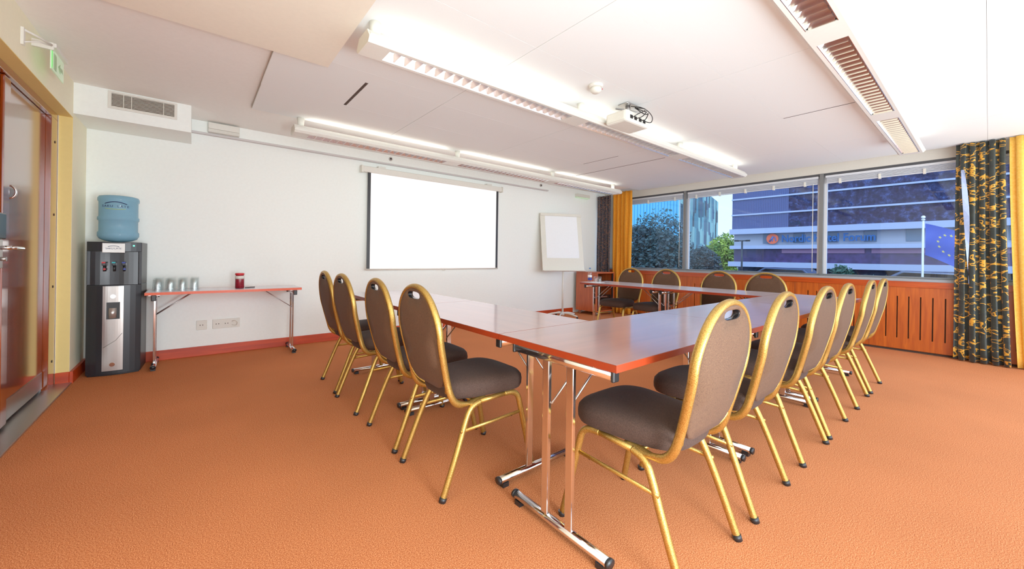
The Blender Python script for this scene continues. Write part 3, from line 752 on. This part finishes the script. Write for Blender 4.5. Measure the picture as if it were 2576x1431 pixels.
# projector
pj = thing('ceiling_projector', 'white projector hung from the ceiling beside the middle light', 'projector', (2.95, 2.03, 2.26))
MB().bb(-.175, .175, -.105, .105, .0, .10).build('body', M['offw'], pj, bevel=.018)
MB().bb(-.179, -.1755, -.085, .085, .015, .085).build('front_grille', M['board'], pj, bevel=.003)
m = MB(); m.cyl((-.06, .105, .055), (-.06, .125, .055), .03, seg=20); m.build('lens', M['greyd'], pj)
m = MB()
for x in (-.10, -.04, .03, .09): m.bb(x-.018, x+.018, -.109, -.1045, .03, .06)
m.build('connector_panel', M['greyd'], pj)
m = MB(); m.bb(-.10, .10, -.05, .05, .105, .118); m.cyl((0, 0, .118), (0, 0, .197), .022); m.bb(-.07, .07, -.05, .05, .190, .1985); m.tube([(-.12, .04, .15), (.12, -.04, .15)], .008)
m.build('ceiling_bracket', M['steel'], pj)
m = MB()
for k in range(3): m.tube(smooth([(-.08+.05*k, -.107, .045), (-.06+.05*k, -.15, .07-.02*k), (.02+.03*k, -.16, .11), (.08, -.13, .15-.03*k), (.03, -.05, .17)], 3), .004, seg=6)
m.tube(smooth([(.10, -.107, .05), (.14, -.15, .03), (.16, -.15, .10), (.06, -.12, .16), (0, -.03, .18)], 3), .004, seg=6)
m.build('cable', M['greyd'], pj)
# smoke detector
sd = thing('smoke_detector', 'small round white smoke detector on the ceiling panels', 'smoke detector', (2.42, 1.96, ZR))
MB().lathe([(.055, 0), (.055, -.015), (.045, -.022)], seg=24).build('mounting_base', M['white'], sd)
MB().lathe([(.040, -.022), (.044, -.045), (.030, -.062), (.012, -.066)], seg=24).build('sensor_head', M['offw'], sd)
MB().cyl((.030, -.035, -.035), (.034, -.040, -.035), .004).build('indicator_light', M['red'], sd)
# vent grille in bulkhead
vg = thing('vent_grille', 'white framed ventilation grille in the bulkhead over the cooler', 'vent grille', (-.375, 4.79, 2.405))
m = MB(); hx, hz = .225, .075
m.bb(-hx, hx, -.012, 0, hz-.018, hz); m.bb(-hx, hx, -.012, 0, -hz, -hz+.018); m.bb(-hx, -hx+.02, -.012, 0, -hz+.018, hz-.018); m.bb(hx-.02, hx, -.012, 0, -hz+.018, hz-.018)
m.build('grille_frame', M['white'], vg)
MB().bb(-hx+.02, hx-.02, -.002, 0, -hz+.018, hz-.018).build('dark_backing', M['slot'], vg)
m = MB()
for k in range(10): m.box((0, -.007, -.052+k*.0115), (2*hx-.04, .007, .003), rx=R(35))
for x in (-.13, -.08, .13): m.bb(x-.002, x+.002, -.011, -.003, -hz+.018, hz-.018)
m.build('slats', M['offw'], vg)
# wall boxes
eb = thing('emergency_light_box', 'white box light on the wall between bulkhead and ceiling fixture', 'emergency light', (.22, 5.19, 2.375))
MB().bb(-.135, .135, .0, .07, .035, .10).build('housing', M['white'], eb, bevel=.006)
MB().bb(-.135, .135, .005, .065, .0, .0345).build('diffuser', plain('frosted_diffuser', srgb(216, 214, 204), .4), eb, bevel=.004)
eb = thing('emergency_light_box', 'small white box light high on the wall above the flipchart', 'emergency light', (6.12, 5.22, 2.315))
MB().bb(-.19, .19, .0, .08, .02, .08).build('housing', M['offw'], eb, bevel=.006); MB().bb(-.19, .19, .01, .07, .0, .019).build('diffuser', M['exitg'], eb)
for x, w in ((2.083, 'above the left end of the projection screen'), (4.95, 'above the wall right of the projection screen')):
    k = thing('cornice_spot', 'tiny round grey spot on the cornice '+w, 'spot fitting', (x, YB-.035, 2.437), 0, 'small round fittings on the cornice')
    MB().cyl((0, 0, 0), (0, -.012, 0), .026, seg=20).build('ring', M['silver'], k); MB().cyl((0, -.0125, 0), (0, -.016, 0), .012, seg=16).build('dark_centre', M['greyd'], k)
# exit sign on door wall
ex = thing('exit_sign', 'green glass exit sign on a white bracket above the door', 'exit sign', (XL, 3.74, 2.33))
m = MB(); m.bb(0, .012, -.20, -.17, -.04, .06); m.tube([(.01, -.185, .05), (.05, -.1, .055), (.085, .0, .06)], .006); m.tube([(.01, -.185, -.02), (.05, -.1, .03), (.085, .0, .055)], .004)
m.bb(0, .09, -.01, .01, .03, .075); m.build('wall_bracket', M['white'], ex)
MB().bb(.055, .10, .0, .30, .052, .078).build('lamp_housing', M['white'], ex, bevel=.004)
gp = MB().bb(.074, .080, .0, .29, -.085, .052).build('glass_panel', M['exitg'], ex)
MB().bb(.0805, .0815, .0, .022, -.075, .045).build('green_stripe', M['exitb'], gp)
# pictogram: running figure and arrow
m = MB(); m.bb(.0805, .0815, .05, .11, -.07, .03); m.prism([(.15, -.02), (.20, .012), (.20, -.008), (.26, -.008), (.26, -.032), (.20, -.032), (.20, -.052)], 'x', .0805, .0815)
m.build('pictogram', plain('exit_pictogram', srgb(160, 205, 150), .3), gp)

# ---------------------------------------------------------------- outside
GZ = -.6
o = MB().bb(7.3, 130, -60, 90, GZ-.2, GZ).build('ground', M['asphalt']); struct(o, 'grey street outside the windows', 'ground')
HX = 30
def facade_mat():
    t = NT('reflection_speckle'); v = t.coord('Object')
    a = t.node('ShaderNodeTexNoise', Scale=2.6, Detail=10, Roughness=.85); t.link(v, a.inputs['Vector'])
    c = t.ramp(a.outputs['Fac'], [(.40, srgb(28, 22, 44)), (.52, srgb(42, 42, 72)), (.60, srgb(66, 80, 128)), (.74, srgb(112, 130, 180))])  # speckle in the colour stands in for trees mirrored in the glass
    t.link(c, t.b.inputs['Base Color']); t.b.inputs['Roughness'].default_value = .7; t.b.inputs['Specular IOR Level'].default_value = .15; return t.m
def stripe_mat(name, c0, c1, sc):
    t = NT(name); v = t.coord('Object')
    w = t.node('ShaderNodeTexWave', Scale=sc, Distortion=.4, bands_direction='Y'); t.link(v, w.inputs['Vector'])
    t.link(t.ramp(w.outputs['Fac'], [(.2, c0), (.8, c1)]), t.b.inputs['Base Color']); t.b.inputs['Roughness'].default_value = .3; return t.m
h = thing('hotel_building', 'dark glass hotel across the street with white ledges and a name sign', 'building', (HX, 0, GZ))
g0 = -GZ
def HB(y0, y1, z0, z1, d0=0, d1=.3): return MB().bb(d0, d1, y0, y1, z0+g0, z1+g0)
HY1, HY0 = 11.72, -22
HB(HY0, HY1-.05, 1.0, 14, .35, 12).build('building_core', plain('core_dark', srgb(70, 74, 110), .6), h)
HB(HY0, HY1-.1, GZ, 1.0, .9, 12).build('building_core', plain('ground_floor_dark', srgb(52, 62, 84), .6, noise=.5, nscale=3), h)
MB_ = facade_mat(); SM = stripe_mat('blue_cladding', srgb(50, 60, 104), srgb(64, 76, 124), 3.0)
HB(8.29, HY1, 3.2, 14, 0, .34).build('blue_cladding', SM, h)
HB(HY0, 8.29, 3.2, 14, 0.01, .34).build('speckled_cladding', MB_, h)
LED = plain('pale_ledge', srgb(158, 170, 198), .5)
for z, tck, dp in ((6.7, .10, .1), (5.42, .10, .1), (4.31, .10, .1), (3.12, .36, .35), (2.02, .24, .3), (.84, .34, .5)):
    HB(HY0, HY1+.1*dp, z-tck/2, z+tck/2, -dp, .0 if z > 3.2 else .4).build('ledge', LED, h)
HB(HY0, HY1-.1, 2.14, 2.94, .12, .34).build('stucco_band', plain('stucco', srgb(150, 157, 172), .7), h)
HB(9.0, HY1-.1, 1.01, 1.9, .12, .34).build('dark_glazing', plain('dark_glazing', srgb(56, 46, 84), .3, noise=.3, nscale=4), h)
HB(HY0, 9.0, 1.01, 1.9, .12, .34).build('dark_glazing', plain('dark_glazing_b', srgb(60, 46, 88), .3, noise=.45, nscale=3), h)
HB(4.55, 8.65, 1.62, 1.9, .05, .115).build('pink_blind_strip', plain('pink_blinds', srgb(150, 112, 142), .6, noise=.1), h)
HB(-12, 4.25, 1.62, 1.9, .05, .115).build('pink_blind_strip', plain('pink_blinds_b', srgb(150, 112, 142), .6, noise=.1), h)
WN = plain('hotel_window', srgb(84, 106, 128), .2)
for y0, y1 in ((9.05, 9.77), (7.45, 8.02), (5.75, 6.30), (4.04, 4.58), (2.29, 2.86), (.55, 1.15), (-1.2, -.6)):
    HB(y0, y1, 2.28, 2.93, .08, .115).build('window', WN, h)
SG = plain('sign_blue', srgb(8, 84, 150), .5)
tx = text_mesh('Nordic Hotel Forum', .66, 'sign_lettering', SG, h, .03, .012); tx.location = (-.12, 6.34, 2.60+g0-.05)
tx.rotation_euler = (R(90), 0, R(-90)); 
wd = max(v.co.x for v in tx.data.vertices)-min(v.co.x for v in tx.data.vertices); tx.scale = (4.54/wd, 1, 1)
m = MB(); m.cyl((-.10, 9.14, 2.575+g0), (-.16, 9.14, 2.575+g0), .345, seg=32); lg = m.build('round_logo', plain('logo_orange', srgb(222, 96, 62), .5), h)
WS = plain('logo_mark', srgb(92, 100, 150), .5)
m = MB(); m.tube([(-.17, 9.30, 2.38+g0), (-.17, 9.10, 2.74+g0)], .05, .02, seg=6, side=(0, 1, 0))
m.tube(smooth([(-.17, 9.14, 2.40+g0), (-.17, 9.10, 2.66+g0), (-.17, 8.98, 2.70+g0), (-.17, 8.93, 2.42+g0)], 2), .035, .02, seg=6, side=(0, 1, 0)); m.build('logo_mark', WS, lg)
# teal glass building
tb = thing('teal_glass_building', 'angular teal glass office building behind the trees', 'building', (39.8, 20.9, GZ), R(15.2))
def teal_mat():
    t = NT('teal_panels'); v = t.coord('Object', (.8, 1, .5))
    b = t.node('ShaderNodeTexVoronoi', Scale=1.0, distance='CHEBYCHEV'); b.inputs['Randomness'].default_value = .55; t.link(v, b.inputs['Vector'])
    sp = t.node('ShaderNodeSeparateColor'); t.link(b.outputs['Color'], sp.inputs[0])
    t.link(t.ramp(sp.outputs[0], [(0, srgb(14, 26, 36)), (.35, srgb(34, 84, 98)), (.5, srgb(60, 120, 130)), (.65, srgb(130, 178, 166)), (.9, srgb(26, 54, 84))]), t.b.inputs['Base Color'])
    t.b.inputs['Roughness'].default_value = .7; t.b.inputs['Specular IOR Level'].default_value = .15; return t.m
MB().bb(0, 27.5, 0, .4, 0, 11.2).build('panelled_facade', teal_mat(), tb)
CY = stripe_mat('cyan_curtain_wall', srgb(52, 152, 192), srgb(92, 186, 214), .9)
o = MB().bb(-.4, 0, -.2, 40, 0, 12.0).build('cyan_facade', CY, tb); o.rotation_euler = (0, 0, R(-15.2))
MB().bb(.5, 27, .5, 25, 0, 10.8).build('building_core', CY, tb)
# trees
def tree(name, label, x, y, z, rx, rz_, c0, c1, n=2600, trunk=True, leaf=.16, seed=1, grp=None):
    rnd = random.Random(seed); t = thing(name, label, 'tree', (x, y, GZ), 0, grp)
    m = MB(); bl = [(rnd.uniform(-.45, .45)*rx, rnd.uniform(-.45, .45)*rx, rnd.uniform(-.4, .45)*rz_, rnd.uniform(.45, .75)) for _ in range(9)]+[(0, 0, 0, .85)]
    for k in range(n):
        bx, by, bz, br = bl[k % len(bl)]
        d = Vector((rnd.gauss(0, 1), rnd.gauss(0, 1), rnd.gauss(0, 1))).normalized()*br*rnd.uniform(.75, 1.0)
        p = Vector((bx+d.x*rx, by+d.y*rx, z-GZ+bz+d.z*rz_))
        if p.z < .1: continue
        u = Vector((rnd.uniform(-1, 1), rnd.uniform(-1, 1), rnd.uniform(-1, 1))).normalized(); w = u.orthogonal().normalized(); s = leaf*rnd.uniform(.6, 1.4)
        vs = [m.bm.verts.new(p+u*s), m.bm.verts.new(p+w*s*.6), m.bm.verts.new(p-u*s), m.bm.verts.new(p-w*s*.6)]; m.bm.faces.new(vs)
    mt = NT(name+'_leaves'); v = mt.coord('Object'); nz = mt.node('ShaderNodeTexNoise', Scale=.9, Detail=4); mt.link(v, nz.inputs['Vector'])
    mt.link(mt.ramp(nz.outputs['Fac'], [(.35, c0), (.65, c1)]), mt.b.inputs['Base Color']); mt.b.inputs['Roughness'].default_value = .7
    m.build('foliage', mt.m, t, fixn=False)
    if trunk: MB().cyl((0, 0, 0), (0, 0, max(.5, z-GZ)), rx*.08, rx*.04).build('trunk', M['slot'], t)
    return t
tree('leafy_tree', 'large dark tree filling the left window below the cyan facade', 17.6, 10.4, 1.0, 2.1, 2.7, srgb(20, 44, 50), srgb(36, 66, 64), 16000, leaf=.085, seed=2)
tree('leafy_tree', 'dark tree in front of the teal panelled facade', 24.5, 11.45, .35, 1.2, 1.55, srgb(24, 46, 56), srgb(42, 68, 68), 11000, leaf=.085, seed=3)
tree('leafy_tree', 'sunlit yellow green tree in the gap between the two buildings', 43.5, 17.75, 1.3, 2.0, 2.3, srgb(52, 110, 50), srgb(170, 196, 62), 5000, leaf=.18, seed=5)
tree('leafy_bush', 'small green bush just outside the right window', 14, 2.55, .55, .38, .55, srgb(30, 66, 50), srgb(52, 96, 66), 700, leaf=.06, seed=6)
hd = thing('hedge_row', 'low clipped dark hedge along the foot of the hotel', 'hedge', (26.5, 0, GZ))
m = MB(); rnd = random.Random(9)
for k in range(5200):
    p = Vector((rnd.uniform(-.4, .4), rnd.uniform(-4, 14), rnd.uniform(.05, 1.0))); u = Vector((rnd.uniform(-1, 1), rnd.uniform(-1, 1), rnd.uniform(-1, 1))).normalized(); w = u.orthogonal().normalized()
    m.bm.faces.new([m.bm.verts.new(p+u*.14), m.bm.verts.new(p+w*.09), m.bm.verts.new(p-u*.14), m.bm.verts.new(p-w*.09)])
m.build('foliage', plain('hedge_leaf', srgb(48, 78, 74), .7, noise=.5, nscale=3), hd, fixn=False)
# parked cars
def car(x, y, label, col, rz):
    t = thing('parked_car', label, 'car', (x, y, GZ), rz, 'cars parked before the hotel')
    pr = [(-2.1, .35), (-2.1, .75), (-1.5, .86), (-1.0, 1.32), (.7, 1.36), (1.35, .92), (2.05, .80), (2.1, .35)]
    MB().prism(pr, 'y', -.82, .82).build('car_body', plain('car_paint', col, .25, .3), t, bevel=.06)
    MB().prism([(-1.25, .95), (-.92, 1.26), (.62, 1.30), (1.12, .95)], 'y', -.835, .835).build('side_windows', M['greyd'], t)
    for wx in (-1.3, 1.3):
        for s in (-1, 1): MB().cyl((wx, s*.70, .31), (wx, s*.86, .31), .31).build('wheel', M['black'], t)
car(23.5, 1.6, 'white car parked behind the flag pole', srgb(84, 94, 116), R(90)); car(23.5, 6.6, 'dark car parked under the hotel sign', srgb(60, 72, 100), R(90)); car(23.5, -3.5, 'grey car parked behind the dark curtain', srgb(120, 128, 140), R(90))
# street lamp
sl = thing('street_lamp', 'slim dark street lamp in front of the hotel corner', 'street lamp', (22.0, 8.10, GZ))
MB().cyl((0, 0, 0), (0, 0, 2.75), .05, .04).build('pole', M['grey'], sl); m = MB(); m.tube([(0, -.25, 2.72), (0, .25, 2.72)], .03); m.bb(-.06, .06, -.36, -.18, 2.68, 2.76); m.bb(-.06, .06, .18, .36, 2.68, 2.76); m.build('lamp_head', M['grey'], sl)
# flag pole and flag
fp = thing('flag_pole', 'white flag pole with finial outside the right window', 'flag pole', (14, 1.035, GZ))
MB().cyl((0, 0, 0), (0, 0, 2.76), .024, .020).build('pole', M['white'], fp); m = MB(); m.cyl((0, 0, 2.76), (0, 0, 2.79), .035); bmesh.ops.create_uvsphere(m.bm, u_segments=12, v_segments=8, radius=.04, matrix=Matrix.Translation((0, 0, 2.84))); m.build('finial', M['white'], fp)
fl = thing('blue_flag', 'drooping blue flag with a ring of yellow stars on the white pole', 'flag', (14, 1.0, 2.08))
FB = plain('flag_blue', srgb(40, 72, 168), .6); FY = plain('flag_yellow', srgb(214, 196, 96), .6)
def fpos(s, q):  # s along the fly 0..1, q down the hoist 0..1
    y = -s*1.05*(1-.12*q); z = -q*.78 - .50*s**1.2 - .10*s*q
    x = .07*math.sin(s*9+q*2.5)+.02*math.sin(q*8+s*3)
    return Vector((x, y, z))
m = MB(); NS, NQ = 40, 20; g_ = [[m.bm.verts.new(fpos(i/NS, j/NQ)) for j in range(NQ+1)] for i in range(NS+1)]
for i in range(NS):
    for j in range(NQ): f = m.bm.faces.new((g_[i][j], g_[i+1][j], g_[i+1][j+1], g_[i][j+1])); f.smooth = True
m.build('flag_cloth', FB, fl, fixn=False)
for k in range(12):
    a = k*math.pi/6; cs_, cq = .42+.20*math.cos(a), .46+.28*math.sin(a)
    m = MB(); pts = []
    for i in range(10):
        r = .034 if i % 2 == 0 else .014; b = -math.pi/2+i*math.pi/5
        pts.append(m.bm.verts.new(fpos(cs_+r*math.cos(b)/1.0, cq+r*math.sin(b)/.78)+Vector((-.006, 0, 0))))
    c0 = m.bm.verts.new(fpos(cs_, cq)+Vector((-.008, 0, 0)))
    for i in range(10): m.bm.faces.new((c0, pts[i], pts[(i+1) % 10]))
    m.build('star', FY, fl, fixn=False)

# ---------------------------------------------------------------- world, lights, camera
w = bpy.data.worlds.new('sky'); S.world = w; w.use_nodes = True; n = w.node_tree.nodes; l = w.node_tree.links
bg = n['Background']; tc = n.new('ShaderNodeTexCoord'); sx = n.new('ShaderNodeSeparateXYZ'); rp = n.new('ShaderNodeValToRGB')
l.new(tc.outputs['Generated'], sx.inputs[0]); l.new(sx.outputs['Z'], rp.inputs['Fac'])
e = rp.color_ramp.elements; e[0].position = 0; e[0].color = (.88, .95, 1.0, 1); e[1].position = .7; e[1].color = (.62, .78, 1.0, 1)
# sky strength raised towards -Y, added as fill through the open near end
yr = n.new('ShaderNodeMapRange'); yr.inputs['From Min'].default_value = .15; yr.inputs['From Max'].default_value = -.5
yr.inputs['To Min'].default_value = 1.3; yr.inputs['To Max'].default_value = 3.05
l.new(sx.outputs['Y'], yr.inputs['Value']); l.new(yr.outputs['Result'], bg.inputs['Strength']); l.new(rp.outputs['Color'], bg.inputs['Color'])

sun = bpy.data.lights.new('sun', 'SUN'); sun.energy = .55; sun.angle = R(12); sun.color = (1, .95, .86)
so = bpy.data.objects.new('sun', sun); COL.objects.link(so); so.rotation_euler = Vector((.8, .12, -.75)).to_track_quat('-Z', 'Y').to_euler()

# added soft fill light behind the camera, no real lamp; brightens the far left of the room
fl_ = bpy.data.lights.new('added_fill_light', 'AREA'); fl_.shape = 'DISK'; fl_.size = .7; fl_.energy = 42; fl_.color = (.88, .96, 1)
flo = bpy.data.objects.new('added_fill_light', fl_); COL.objects.link(flo); flo.location = (.9, -.75, .75)
flo.rotation_euler = Vector((-.9, 3.6, 1.7)).to_track_quat('-Z', 'Y').to_euler()

F_PX, DY, YAW, ROLL, H = 976.394, -69.215, R(50.846), R(.849), 1.10
cam = bpy.data.cameras.new('camera'); co = bpy.data.objects.new('camera', cam); COL.objects.link(co)
fw = Vector((math.cos(YAW), math.sin(YAW), 0)); rt = Vector((math.sin(YAW), -math.cos(YAW), 0)); up = Vector((0, 0, 1))
r2 = rt*math.cos(ROLL)+up*math.sin(ROLL); u2 = -rt*math.sin(ROLL)+up*math.cos(ROLL)
mt = Matrix((r2, u2, -fw)).transposed().to_4x4(); mt.translation = (0, 0, H); co.matrix_world = mt
cam.sensor_width = 36; cam.sensor_fit = 'HORIZONTAL'; cam.lens = 36*F_PX/2576; cam.shift_x = 0; cam.shift_y = DY/2576
cam.clip_start = .05; cam.clip_end = 500
S.camera = co
S.view_settings.view_transform = 'Standard'; S.view_settings.look = 'None'; S.view_settings.exposure = 0.62; S.view_settings.gamma = 1.18
S.cycles.use_denoising = True
S.cycles.use_adaptive_sampling = True; S.cycles.adaptive_threshold = .025
S.cycles.max_bounces = 8; S.cycles.diffuse_bounces = 5; S.cycles.transparent_max_bounces = 16; S.cycles.caustics_reflective = False; S.cycles.caustics_refractive = False
S.cycles.sample_clamp_indirect = 6
